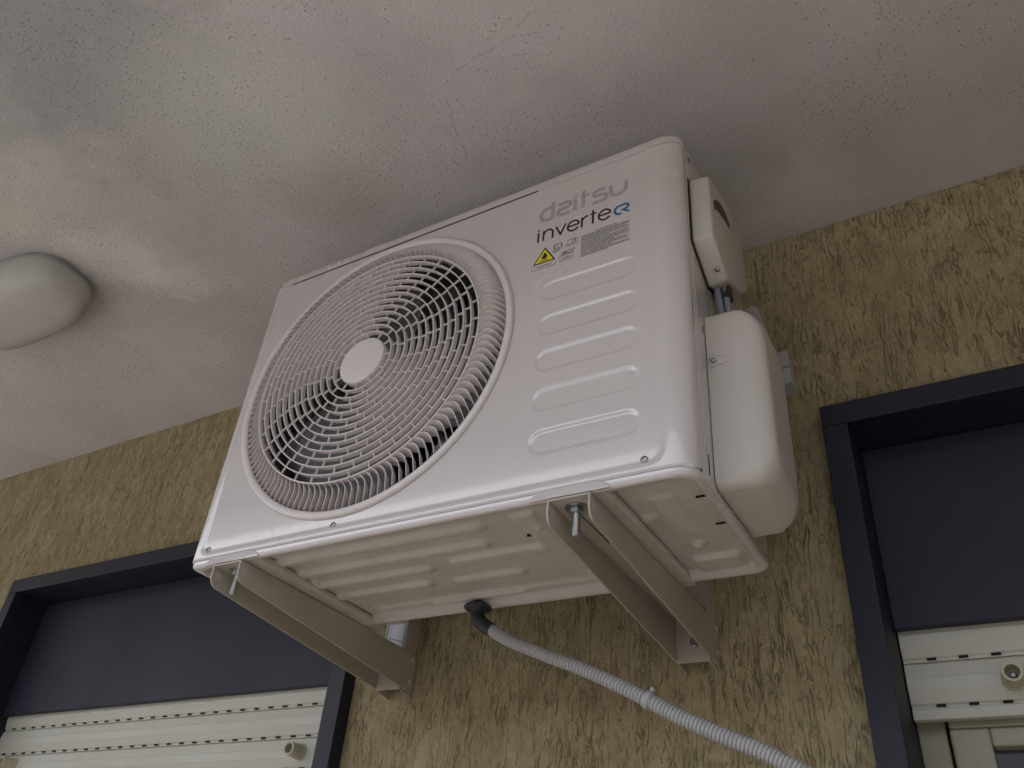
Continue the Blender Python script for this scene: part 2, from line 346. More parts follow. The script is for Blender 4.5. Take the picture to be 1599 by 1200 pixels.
# ------------------------------------------------------------ ceiling lamp
lt = thing('ceiling_lamp', 'round edged off-white bulkhead lamp on the ceiling at the left edge', 'ceiling lamp')
def superellipse(cx, cy, a, c, e, z, ang=0, n=56):
    out = []
    for i in range(n):
        t = 2 * PI * i / n; rr = (abs(math.cos(t) / a) ** e + abs(math.sin(t) / c) ** e) ** (-1 / e); x = rr * math.cos(t); y = rr * math.sin(t)
        out.append((cx + x * math.cos(ang) - y * math.sin(ang), cy + x * math.sin(ang) + y * math.cos(ang), z))
    return out
LX, LY = -.702, -.540
MB().rings([superellipse(LX, LY, .182 * k, .088 * k, 3.2, z, 0, 144) for k, z in ((.95, ZC - .0005), (.97, ZC - .004), (.97, ZC - .013), (.95, ZC - .014))]).build('base_plate', M['lightgrey'], lt, smooth=40)
prof = [(.975, ZC - .0145), (.992, ZC - .018), (1.0, ZC - .026), (1.0, ZC - .038), (.992, ZC - .050), (.972, ZC - .061), (.935, ZC - .070), (.87, ZC - .0775), (.76, ZC - .083), (.58, ZC - .0865), (.34, ZC - .088), (.10, ZC - .0885)]
MB().rings([superellipse(LX, LY, .188 * k, .092 * k, 3.0, z, 0, 144) for k, z in prof]).build('diffuser', M['lamp'], lt, smooth=70)

# ------------------------------------------------------------ outdoor unit
ac = thing('air_conditioner', 'white outdoor air conditioning unit with round fan grille hung on two brackets under the ceiling', 'air conditioner')
RIBS = [.323, .263, .204, .143, .081]
def front_y(x, z):
    y = YF
    y += .0016 * sstep(-.003, .003, srect(x, z, .010, .7185, .022, .5405, .016)) * -1     # the rim stands a touch proud of the pressed field
    for c in RIBS:
        y += (.0014) * (1 - sstep(-.0032, .0006, srect(x, z, .549, .692, c - .017, c + .017, .0165)))
    # rim bends back at the right vertical corner and the foot
    return y
XC = .722                      # where the rounded right corner begins
z0, z1 = .0095, .5372
nx, nz = 330, 246
xs = [i * XC / nx for i in range(nx + 1)]; zs = [z0 + (z1 - z0) * j / nz for j in range(nz + 1)]
corner = []                     # (x, y offset) along the rounded corner, then the side wall
for k in range(1, 15):
    a = PI / 2 * k / 14; corner.append((XC + (W - XC) * math.sin(a), .019 * (1 - math.cos(a))))
vs = []; ncol = nx + 1 + len(corner)
def foot_roll(z): return .0045 * (1 - sstep(z0, z0 + .005, z)) ** 2
for z in zs:
    for x in xs: vs.append((x, front_y(x, z) + foot_roll(z), z))
    ye = front_y(XC, z)
    for (x, dy) in corner: vs.append((x - (foot_roll(z) if dy > .01 else 0), ye + dy + foot_roll(z) * (1 - dy / .019), z))
fs = []
for j in range(nz):
    for i in range(ncol - 1):
        a = j * ncol + i; q = vs[a]; c2 = vs[a + ncol + 1]
        if math.hypot((q[0] + c2[0]) / 2 - FX, (q[2] + c2[2]) / 2 - FZ) < .2405: continue
        fs.append((a, a + 1, a + ncol + 1, a + ncol))
used = sorted({i for f in fs for i in f}); ix = {u: k for k, u in enumerate(used)}
front = MB().add([vs[u] for u in used], [tuple(ix[i] for i in f) for f in fs]).build('front_panel', M['paint'], ac, smooth=60, fix=False)
# cabinet: left, right and rear walls, with the pressed seams of the right side
cb = MB()
YS = YF - .0016 + .019
cb.box(0.0, .0012, YF - .0014, YB, .0095, .5375)
cb.build('left_side', M['paint'], ac)
# right side as a profile in Y extruded up: shallow grooves near the front edge
prf = [(YS, W), (YS + .006, W), (YS + .0075, W - .0016), (YS + .009, W), (YS + .0135, W), (YS + .015, W - .0016), (YS + .0165, W), (YB - .012, W), (YB - .004, W - .003), (YB, W - .012)]
cb = MB(); cb.rings([[(x, y, z) for y, x in prf] for z in (.0095, .5375)], closed=False, cap=False)
cb.build('right_side', M['paint'], ac, smooth=35)
rb = MB(); rb.box(.010, W - .012, YB - .004, YB - .001, .02, .53)
rb.build('coil', M['fins'], ac)
g = MB()
for k in range(22): g.box(.02 + k * .0335, .0225 + k * .0335, YB, YB + .002, .016, .54)
for k in range(12): g.box(.012, W - .013, YB + .002, YB + .004, .03 + k * .045, .0325 + k * .045)
g.build('coil_guard', M['paint'], ac)
# lid
def rrect(x0, x1, y0, y1, rf, z, inset=0, n=10, rb=None):      # rounded rectangle outline in plan; rf = right front corner radius pair
    x0 += inset; x1 -= inset; y0 += inset; y1 -= inset; pts = []
    for (cx, cy, sx, sy, rx, ry) in ((x1, y0, -1, 1, rf[0], rf[1]), (x1, y1, -1, -1, .02, .02), (x0, y1, 1, -1, .012, .012), (x0, y0, 1, 1, .008, .008)):
        ox, oy = cx + sx * rx, cy + sy * ry
        a0_ = {(-1, 1): -90, (-1, -1): 0, (1, -1): 90, (1, 1): 180}[(sx, sy)]
        for k in range(n + 1):
            a = R(a0_ + 90 * k / n); pts.append((ox + rx * math.cos(a), oy + ry * math.sin(a), z))
    return pts
RF = (.034, .021)
lid = MB().rings([rrect(-.0006, W + .0012, YF - .0028, YB + .004, RF, z, i) for z, i in ((.5386, .0015), (.5390, 0), (.5505, 0), (.5535, .0012), (.5550, .0045), (.5553, .02))])
lid.build('top_cover', M['paint'], ac, smooth=50)
MB().box(.03, .53, YF - .0012, YF + .004, .5376, .5387).build('lid_shadow_gap', M['dark'], ac)
# base pan: pressed sheet, seen from below
def pan_z(x, y):
    d = srect(x, y, .0, W, YF, YB, .028)                 # negative inside
    z = .0115 * sstep(.007, .017, -d)                    # field pressed up behind the rim
    def rib(xa, xb, ya, yb, h, r=.012, s=.009):
        return .66 * h * (1 - sstep(-s, 0, srect(x, y, xa, xb, ya, yb, r)))
    z -= rib(.10, .47, YF + .034, YF + .060, .0085)      # long ribs running along the unit
    z -= rib(.10, .45, YF + .078, YF + .104, .0085)
    z -= rib(.10, .335, YF + .122, YF + .146, .0085)
    z -= rib(.36, .515, YF + .112, YF + .142, .0085)
    z -= rib(.10, .30, YF + .166, YF + .192, .008)
    z -= rib(.33, .45, YF + .172, YF + .200, .008)
    z += rib(.15, .56, YF + .212, YF + .246, .006)
    z -= rib(.505, .545, YF + .03, YF + .20, .007, .006)
    z -= rib(.25, .42, YF + .236, YF + .256, .006)
    z -= rib(.665, .735, YF + .215, YF + .262, .010, .008)   # right rear foot boss
    z -= rib(.672, .712, YF + .050, YF + .160, .004, .008)
    for (cx, cy, rr, h) in ((.69, YF + .185, .011, .007), (.525, YF + .225, .008, .005), (.555, YF + .18, .006, .004), (.555, YF + .06, .006, .004), (.53, YF + .07, .005, .004), (.66, YF + .10, .012, .005), (.125, YF + .12, .012, .006)):
        z -= h * (1 - sstep(rr * .45, rr, math.hypot(x - cx, y - cy)))
    return max(z, .0)
nx, ny = 300, 110
pv = []; rad = .028
outline_n = 0
vs = []; keep = {}
for j in range(ny + 1):
    y = YF + .0045 + (D - .009) * j / ny
    # rounded corners: squeeze each row to the outline
    e = 0
    dy = min(y - YF, YB - y)
    if dy < rad: e = rad - math.sqrt(max(rad * rad - (rad - dy) ** 2, 0))
    for i in range(nx + 1):
        x = .0045 + (W - .0045 - .0045 - e - .0) * i / nx
        vs.append((x, y, pan_z(x, y)))
fs = [(j * (nx + 1) + i, (j + 1) * (nx + 1) + i, (j + 1) * (nx + 1) + i + 1, j * (nx + 1) + i + 1) for j in range(ny) for i in range(nx)]
pan = MB().add(vs, fs)
pan.build('base_pan', M['panpaint'], ac, smooth=60, fix=False)
sk = MB()
RP = (.030, .026)
sk.rings([rrect(-.0006, W + .0006, YF - .0026, YB + .0012, RP, z, i, n=12) for z, i in ((.0092, .0), (.0040, .0), (.0016, .0010), (.0003, .0030), (-.0002, .0052), (.0006, .0080))], cap=False)
sk.build('base_rim', M['paint'], ac, smooth=60)
MB().box(.01, W - .03, YF + .003, YB - .01, .024, .027).build('pan_floor', M['inner'], ac)
# slots punched through pan and side
for q in ((.729, .742, -.3515, -.3497, .0092, .0122), (.728, .743, -.2808, -.2794, .0092, .0122), (.5035, .510, -.3330, -.3306, .0082, .0112), (W - .001, W + .0007, YS + .0245, YS + .0255, .018, .044), (W - .001, W + .0007, YS + .0335, YS + .0345, .222, .234)):
    MB().box(*q).build('punched_slot', M['dark'], ac)
# feet: two rails across the pan standing on the bracket arms
def foot(x0, x1):
    m_ = MB(); ya, yb = YF + .002, YB + .012
    m_.rings([[(x0, ya, z), (x1, ya, z), (x1, yb, z), (x0, yb, z)] for z in (.0005, .0105)])
    m_.build('foot_rail', M['panpaint'], ac, bevel=.003)
    mm = MB()   # rounded tongue that laps over the front rim
    arc_ = [PI / 2 * k / 10 for k in range(11)]
    out = lambda ins_: [(x0 - .010 + .026 * (1 - math.cos(a_)) + ins_, .0004 + (.0125 - ins_) * math.sin(a_)) for a_ in arc_] + [(x1 + .006 - .026 * (1 - math.cos(a_)) - ins_, .0004 + (.0125 - ins_) * math.sin(a_)) for a_ in arc_[::-1]]
    mm.rings([[(x, YF - .0038 + dd, z) for x, z in out(ii)] for dd, ii in ((.0, .0022), (.0006, .0006), (.0016, 0), (.005, 0))])
    mm.build('foot_tongue', M['paint'], ac, smooth=60)
foot(.568, .652); foot(.040, .128)
# screws of the front
def screw(x, z, y=None):
    y = front_y(x, z) if y is None else y
    o = MB().lathe((x, y + .0005, z), (0, -1, 0), [(.0046, 0), (.0046, .0012), (.0036, .0022), (.0030, .0023), (.0026, .0009), (.0005, .0008)], 18).build('screw', M['screw'], ac, smooth=40)
for x, z in ((.024, .027), (.258, .0255), (.697, .0275)): screw(x, z)
MB().lathe((W + .0005, -.386, .528), (1, 0, 0), [(.004, 0), (.004, .0015), (.0025, .0025), (.0005, .0026)], 14).build('screw', M['screw'], ac, smooth=40)

# fan grille
gr = bpy.data.objects.new('fan_grille', None); gr.empty_display_size = .05; gr.parent = ac; COL.objects.link(gr)
def gp(r, a, y): return (FX + r * math.cos(a), y, FZ + r * math.sin(a))
ringp = [(.2352, YF + .008), (.2352, YF - .0005), (.2362, YF - .0028), (.2385, YF - .0045), (.2415, YF - .0055), (.2448, YF - .0052), (.2468, YF - .0038), (.2478, YF - .0008)]
n = 160
MB().rings([[gp(r, 2 * PI * i / n, y) for r, y in ringp] for i in range(n + 1)], closed=False, cap=False).build('outer_ring', M['plastic'], gr, smooth=60)
RH, RI = .0405, .200
NR = 13
def gy(r): return YF - .0205 + .0045 * (r / RI) ** 3
cir = MB(); brd = MB()
TH = .00085
radii = [RH + (RI - RH) * k / NR for k in range(1, NR + 1)]
for k, r in enumerate(radii):
    n = 96 + 4 * k; yf = gy(r); th = TH * (1.4 if k == NR - 1 else 1); dp = .0088
    pr = [(r - th * .75, yf), (r + th * .75, yf), (r + th, yf + .0005), (r + th * .7, yf + dp), (r - th * .7, yf + dp), (r - th, yf + .0005)]
    rg = [[gp(a_, 2 * PI * i / n, y) for a_, y in pr] for i in range(n)]
    rg.append(rg[0]); cir.rings(rg, cap=False)
NB = [12, 12, 14, 18, 20, 22, 24, 26, 28, 30, 32, 34, 36]
ph = 0.2
for k in range(NR):
    ra = (RH if k == 0 else radii[k - 1]); rb_ = radii[k]; nb = NB[k]
    ph += PI / nb * (1.0 if k % 2 else 1.18)
    for i in range(nb):
        a = ph + 2 * PI * i / nb; ya, yb_ = gy(ra) + .0012, gy(rb_) + .0012; da = .00055 / ((ra + rb_) / 2)
        q = []
        for r_, y_, m_ in ((ra + TH * .6, ya, 1), (rb_ - TH * .6, yb_, 1)):
            q += [gp(r_, a - da, y_), gp(r_, a + da, y_), gp(r_, a + da, y_ + .003), gp(r_, a - da, y_ + .003)]
        brd.add(q, [(0, 1, 5, 4), (1, 2, 6, 5), (2, 3, 7, 6), (3, 0, 4, 7)])
cir.build('concentric_ring', M['plastic'], gr, smooth=40)
brd.build('spacer_rib', M['plastic'], gr)
MB().lathe((FX, YF - .008, FZ), (0, -1, 0), [(.0405, 0), (.0405, .0115), (.0395, .0130), (.0375, .0134), (.02, .0138), (.001, .014)], 64).build('hub_disc', M['plastic'], gr, smooth=40)
# curved outer vanes
NV = 126; van = MB(); NS = 12
for i in range(NV):
    a0_ = 2 * PI * i / NV; rows = []
    for s_ in range(NS + 1):
        t_ = s_ / NS; r = RI - .0006 + (.2375 - RI) * t_
        a = a0_ + .060 * math.sin(PI * min(1, t_) ** .9) - .006 * t_
        yf = YF - .0004 - .0160 * (1 - t_ ** 3.2)
        th = .0005 / r; dep = .018 - .003 * t_; bo = -.028
        sk_ = -.010 * 0
        rows.append([gp(r, a - th, yf), gp(r, a + th, yf), gp(r, a + th + bo, yf + dep), gp(r, a - th + bo, yf + dep)])
    van.rings(rows, cap=True)
van.build('curved_vane', M['plastic'], gr, smooth=50)

# inside the cabinet: orifice, fan, motor and its support
n = 96
MB().rings([[gp(r, 2 * PI * i / n, y) for r, y in ((.2365, YF + .006), (.222, YF + .014), (.211, YF + .026), (.208, YF + .05), (.209, YF + .075))] for i in range(n + 1)], closed=False, cap=False).build('fan_orifice', M['inner'], ac, smooth=60)
fan = MB().lathe((FX, YF + .10, FZ), (0, -1, 0), [(.052, 0), (.052, .06), (.046, .068), (.012, .070), (.001, .0705)], 40).build('fan', M['blade'], ac, smooth=40)
bl = MB()
for k in range(3):
    a0_ = R(100 + 120 * k); rows = []
    for s_ in range(11):
        t_ = s_ / 10; r = .050 + .150 * t_; rr = []
        span = R(74 + 10 * math.sin(PI * t_)); lead = R(22) * t_
        for q in range(13):
            u_ = q / 12; a = a0_ + lead + span * (u_ - .5); y = YF + .040 + .045 * u_ + .006 * math.sin(PI * u_)
            rr.append(gp(r, a, y))
        rows.append(rr)
    bl.rings(rows, closed=False, cap=False)
blo = bl.build('fan_blades', M['blade'], fan, smooth=60)
md = blo.modifiers.new('solid', 'SOLIDIFY'); md.thickness = .0025
mt = MB(); mt.box(FX - .075, FX - .055, YF + .115, YF + .14, .02, .53); mt.box(FX + .055, FX + .075, YF + .115, YF + .14, .02, .53); mt.box(FX - .0548, FX + .0548, YF + .117, YF + .13, FZ - .05, FZ + .05)
mt.build('motor_support', M['foil'], ac, bevel=.002)
MB().box(.515, .518, YF + .006, YB - .006, .018, .53).build('partition', M['foil'], ac)
MB().cyl((.42, YF + .05, .018), (.42, YF + .05, .12), .045, 30).build('drain_pan_heater', M['foil'], ac, smooth=40)

# ---- printing on the front
def uv(x, z, d=.0004): return (x, YF - d, z)
SC = [0]
def stroke(mb, pts, wd, d=.0004, closed=False, cap=True):
    P = [Vector((x, z)) for x, z in pts]
    for i in range(len(P) - (0 if closed else 1)):
        a, c = P[i], P[(i + 1) % len(P)]; t = (c - a)
        if t.length < 1e-7: continue
        t.normalize(); nrm = Vector((-t.y, t.x)) * wd / 2
        q = [a - nrm, c - nrm, c + nrm, a + nrm]; SC[0] = (SC[0] + 7) % 40; dd = d + SC[0] * 4e-6
        mb.prism([uv(v.x, v.y, dd) for v in q], (0, .00025, 0))
        if cap and len(P) > 2 and (i or closed):
            mb.prism([uv(a.x + wd / 2 * math.cos(2 * PI * k / 10), a.y + wd / 2 * math.sin(2 * PI * k / 10), d + .00018 + .00001 * (i % 5)) for k in range(10)], (0, .0002, 0))
def arc(cx, cz, rx, rz, a0_, a1_, n=14): return [(cx + rx * math.cos(R(a0_ + (a1_ - a0_) * k / n)), cz + rz * math.sin(R(a0_ + (a1_ - a0_) * k / n))) for k in range(n + 1)]
def obox(l, bt, w_, h_, r, z=0): return None
# brand word: wide, rounded, sloping strokes
t = MB(); wd = .0058; zb = .4665; xh = .0235
def sl_(pts): return [(x + (z - zb) * .0, z) for x, z in pts]
x = .5395      # d: open bowl joined to a tall stem
stroke(t, sl_([(x + .0195, .5015), (x + .0195, zb)] ), wd)
stroke(t, sl_([(x + .0195, zb), (x + .0080, zb)] + arc(x + .009, zb + xh / 2, .0088, xh / 2, 270, 90, 12) + [(x + .0175, zb + xh)]), wd)
x = .5665      # the a drawn like a rounded 2
stroke(t, sl_([(x + .002, zb + xh)] + arc(x + .0150, zb + xh * .76, .0062, xh * .24, 90, -90, 8) + [(x + .009, zb + xh * .52)] + arc(x + .0075, zb + xh * .26, .0062, xh * .26, 90, 270, 8) + [(x + .0215, zb)]), wd)
x = .5955; stroke(t, sl_([(x, zb), (x, zb + xh)]), wd); stroke(t, sl_([(x, zb + xh + .004), (x, zb + xh + .0085)]), wd)
x = .6085; stroke(t, sl_([(x, zb), (x, zb + xh + .010)]), wd); stroke(t, sl_([(x, zb + xh), (x + .0095, zb + xh)]), wd * .9)
x = .6235
stroke(t, sl_([(x + .0200, zb + xh)] + arc(x + .0075, zb + xh * .76, .0065, xh * .24, 90, 270, 8) + [(x + .0145, zb + xh * .52)] + arc(x + .0155, zb + xh * .26, .0062, xh * .26, 90, -90, 8) + [(x + .0005, zb)]), wd)
x = .6520
stroke(t, sl_([(x, zb + xh)] + arc(x + .0115, zb + .0105, .0115, .0105, 180, 360, 14) + [(x + .023, zb + xh)]), wd)
t.build('brand_lettering', M['grey_txt'], ac)
# 'inverte' in a thin round sans, then the blue emblem that stands for the r
t = MB(); zb = .4250; xh = .0195; wd = .0030
stroke(t, [(.5378, zb), (.5378, zb + xh)], wd); stroke(t, [(.5378, zb + xh + .0035), (.5378, zb + xh + .0062)], wd)
x = .5465; stroke(t, [(x, zb), (x, zb + xh)], wd); stroke(t, [(x, zb + xh * .6)] + arc(x + .0075, zb + xh * .60, .0075, xh * .40, 180, 0, 12) + [(x + .015, zb)], wd)
x = .5665; stroke(t, [(x, zb + xh), (x + .0078, zb + .001), (x + .0156, zb + xh)], wd)
def let_e(x): stroke(t, [(x + .0012, zb + xh * .52), (x + .0185, zb + xh * .52)] + arc(x + .0100, zb + xh / 2, .0090, xh / 2, 8, 325, 26)[1:], wd)
let_e(.5845)
x = .6080; stroke(t, [(x, zb), (x, zb + xh)], wd); stroke(t, [(x, zb + xh * .62)] + arc(x + .0085, zb + xh * .60, .0085, xh * .40, 180, 85, 8), wd)
x = .6250; stroke(t, [(x, zb), (x, zb + xh + .0075)], wd); stroke(t, [(x - .0042, zb + xh), (x + .0055, zb + xh)], wd * .9)
let_e(.6330)
t.build('lettering', M['black_txt'], ac)
t = MB()
stroke(t, [(.6688, .4258)] + arc(.6668, .4335, .0083, .0080, 262, 95, 16) + arc(.6730, .4372, .0058, .0046, 88, -80, 10) + [(.6690, .4316)], .0036)
t.prism([uv(.6665, .4335, .00055), uv(.6700, .4335, .00055), uv(.6806, .4268, .00055), uv(.6790, .4234, .00055)][::1], (0, .0003, 0))
t.build('emblem', M['blue_txt'], ac)
# flammable-gas triangle
t = MB(); A, B_, C_ = (.5325, .3805), (.5688, .3805), (.5507, .4105)
t.prism([uv(*A, .0003), uv(*B_, .0003), uv(*C_, .0003)], (0, .0002, 0)); t.build('warning_triangle', M['black_txt'], ac)
def ins(p_, k=.80, c=(.5507, .3905)): return (c[0] + (p_[0] - c[0]) * k, c[1] + (p_[1] - c[1]) * k)
MB().prism([uv(*ins(A), .0005), uv(*ins(B_), .0005), uv(*ins(C_), .0005)], (0, .0002, 0)).build('triangle_field', M['yellow'], ac)
t = MB()
fl = [(0, -.0045), (-.0035, -.0030), (-.0045, .0000), (-.0028, .0030), (-.0030, .0008), (-.0014, .0018), (-.0018, .0060), (.0008, .0085), (.0006, .0050), (.0024, .0064), (.0022, .0034), (.0040, .0040), (.0046, .0002), (.0034, -.0032)]
for k in range(len(fl)):
    a, c = fl[k], fl[(k + 1) % len(fl)]
    t.prism([uv(.5507, .3915 - .0005, .0007), uv(.5507 + a[0], .3915 + a[1], .0007), uv(.5507 + c[0], .3915 + c[1], .0007)], (0, .0002, 0))
stroke(t, [(.5445, .3850), (.5570, .3850)], .0010, .0007)
t.build('flame_symbol', M['black_txt'], ac)
# pictograms and small print, illegible at this size
t = MB(); lw = .00042
def poly(pts, closed=True, w_=lw): stroke(t, pts, w_, .0004, closed, cap=False)
poly([(.5655, .4000), (.5655, .4075), (.5675, .4090), (.5715, .4090), (.5717, .4000)]); poly([(.5717, .4000), (.5717, .4090), (.5758, .4090), (.5778, .4075), (.5778, .4000)]); poly([(.5662, .4008), (.5662, .4085)], False, .0009); poly([(.5770, .4008), (.5770, .4085)], False, .0009)
poly([(.5858, .3995), (.5858, .4075), (.5940, .4092), (.5940, .4005)]); poly([(.5940, .4005), (.5940, .4092), (.6022, .4085), (.6022, .3998)]); poly([(.5983, .4020), (.5983, .4074)], False, .0016); poly([(.5950, .4003), (.6015, .4000)], False)
poly([(.5750, .3812), (.5785, .3880), (.5985, .3900), (.5955, .3820)]); poly([(.5790, .3835), (.5860, .3850), (.5900, .3838), (.5955, .3862)], False, .0012); poly([(.5800, .3865), (.5870, .3872)], False, .0009)
poly([(.5312, .3782), (.5312, .3700), (.5688, .3700), (.5688, .3782)], False); poly([(.5745, .3790), (.5745, .3715), (.5962, .3715), (.5962, .3790)], False)
poly([(.5635, .3985), (.5635, .3935)], False); poly([(.5800, .3985), (.5800, .3960)], False); poly([(.6040, .3985), (.6040, .3965)], False)
def words(x0, x1, z, h=.00082):
    x = x0
    while x < x1 - .0008:
        l = random.uniform(.0010, .0042); l = min(l, x1 - x); k = x
        while k < x + l - .0003:
            hh = h * random.choice((.7, .7, .85, 1.25)); t.prism([uv(k, z), uv(k + .00040, z), uv(k + .00040, z + hh), uv(k, z + hh)], (0, .0002, 0)); k += .00062
        t.prism([uv(x, z + h * .32), uv(x + l, z + h * .32), uv(x + l, z + h * .55), uv(x, z + h * .55)], (0, .0002, 0))
        x += l + .0008
for a_, c_, z in ((.535, .565, .3755), (.541, .560, .3733), (.566, .576, .3975), (.5655, .576, .3953), (.583, .602, .3975), (.5655, .574, .3935), (.577, .594, .3765), (.579, .593, .3742)): words(a_, c_, z)
words(.634, .662, .4092, .0012); t.prism([uv(.6300, .4090), uv(.6325, .4090), uv(.63125, .4110)], (0, .0002, 0))
for k in range(18):
    z = .4062 - k * .00228
    x1 = .6803 if k not in (5, 10, 14, 17) else random.uniform(.650, .668)
    if k in (2, 12): x1 = .676
    words(.6088, x1, z, .00105)
    if k in (0, 3, 6, 8, 11, 15, 17): t.prism([uv(.6068, z), uv(.6077, z), uv(.6077, z + .0009), uv(.6068, z + .0009)], (0, .0002, 0))
t.build('small_print', M['small_txt'], ac)

# ---- right side: handle and terminal cover above, valve cover below
def yzprism(pts, x0, x1, taper=0, c=(-.31, .44)):
    q = MB(); q.rings([[(x0, y, z) for y, z in pts], [(x1, c[0] + (y - c[0]) * (1 - taper), c[1] + (z - c[1]) * (1 - taper)) for y, z in pts]]); return q
hp = [(-.392, .478), (-.392, .362), (-.335, .326), (-.262, .360), (-.235, .385), (-.235, .500), (-.30, .508)]
hc = yzprism(hp, W + .0008, W + .029, .03).build('terminal_cover', M['cover'], ac, bevel=.004, segs=3, smooth=40)
MB().prism([(W + .0285, y, z) for y, z in ((-.378, .437), (-.366, .452), (-.345, .466), (-.318, .470), (-.302, .462), (-.306, .452), (-.330, .446), (-.360, .436), (-.374, .424))], (.0009, 0, 0)).build('hand_grip_recess', M['inner'], hc)
MB().prism([(W + .0003, y, z) for y, z in ((-.394, .482), (-.395, .3605), (-.3355, .3225), (-.262, .357), (-.235, .383), (-.235, .482))], (.0007, 0, 0)).build('cover_shadow_gap', M['dark'], ac)  # dark plate painting the contact shadow around the terminal cover
MB().lathe((W + .020, -.352, .3365), (0, -.54, -.84), [(.0035, -.002), (.0035, .001), (.0022, .0018), (.0004, .0019)], 14).build('screw', M['screw'], hc, smooth=40)
MB().box(W + .006, W + .024, -.318, -.300, .318, .342).build('cable_clamp', M['black'], ac, bevel=.002)
for k, (xo, yo_) in enumerate(((.009, -.326), (.017, -.318), (.010, -.312))):
    MB().tube([(W + xo, yo_, .36), (W + xo, yo_ + .004, .33), (W + xo + .001, yo_ + .012, .29), (W + xo + .002, yo_ + .018, .24)], .0048, 12).build('cable', M['cable'], ac, smooth=60)
# valve cover: deep rounded hood
def hood(t_):      # outline in YZ at protrusion t_ 0..1
    return t_
vc = MB(); VY0, VY1, VZ0, VZ1 = -.360, -.216, .012, .262; P_ = .068
def vrr(y0, y1, z0_, z1_, r, x, n=8):
    pts = []
    for cy, cz, a0_ in ((y1 - r, z1_ - r, 0), (y0 + r, z1_ - r, 90), (y0 + r, z0_ + r, 180), (y1 - r, z0_ + r, 270)):
        for k in range(n + 1):
            a = R(a0_ + 90 * k / n); pts.append((x, cy + r * math.cos(a), cz + r * math.sin(a)))
    return pts
rows = []
for k in range(15):
    a = PI / 2 * k / 14; x = W + .001 + (P_ - .032) + .032 * math.sin(a); ins_ = .030 * (1 - math.cos(a))
    topx = .012 * (1 - math.cos(a))
    rows.append(vrr(VY0 + ins_ * .55, VY1 - ins_ * 1.9 - (.006 if k else 0), VZ0 + ins_ * .8, VZ1 - ins_ - topx, .016 + .010 * math.sin(a), x))
base = [vrr(VY0 - .001, VY1, VZ0, VZ1, .012, W + .0008), vrr(VY0, VY1, VZ0, VZ1, .014, W + .004)]
vc.rings(base + rows)
vco = vc.build('valve_cover', M['cover'], ac, smooth=50)
MB().rings([[(W + .004, VY0 + .002, .198), (W + .046, VY0 + .004, .183), (W + .046, VY0 + .004, .181), (W + .004, VY0 + .002, .172)], [(W + .004, VY0 - .0034, .190), (W + .044, VY0 + .0010, .1795), (W + .044, VY0 + .0010, .1790), (W + .004, VY0 - .0034, .174)]]).build('screw_recess', M['cover'], vco, bevel=.0006)
MB().lathe((W + .009, VY0 - .0034, .1815), (0, -1, 0), [(.0035, 0), (.0035, .002), (.0022, .003), (.0005, .003)], 14).build('screw', M['screw'], vco, smooth=40)
# pipe stub and clip behind the hood
MB().tube([(W + .004, -.13, .44), (W + .012, -.13, .40), (W + .018, -.13, .36), (W + .022, -.13, .31), (W + .024, -.13, .25), (W + .024, -.12, .18)], .0135, 18).build('insulated_pipe', M['lightgrey'], ac, smooth=60)
MB().box(W + .032, W + .054, -.142, -.112, .3125, .342).build('pipe_clip', M['lightgrey'], ac, bevel=.0015)
MB().box(W + .032, W + .055, -.144, -.112, .2820, .3090).build('pipe_clip', M['lightgrey'], ac, bevel=.0015)

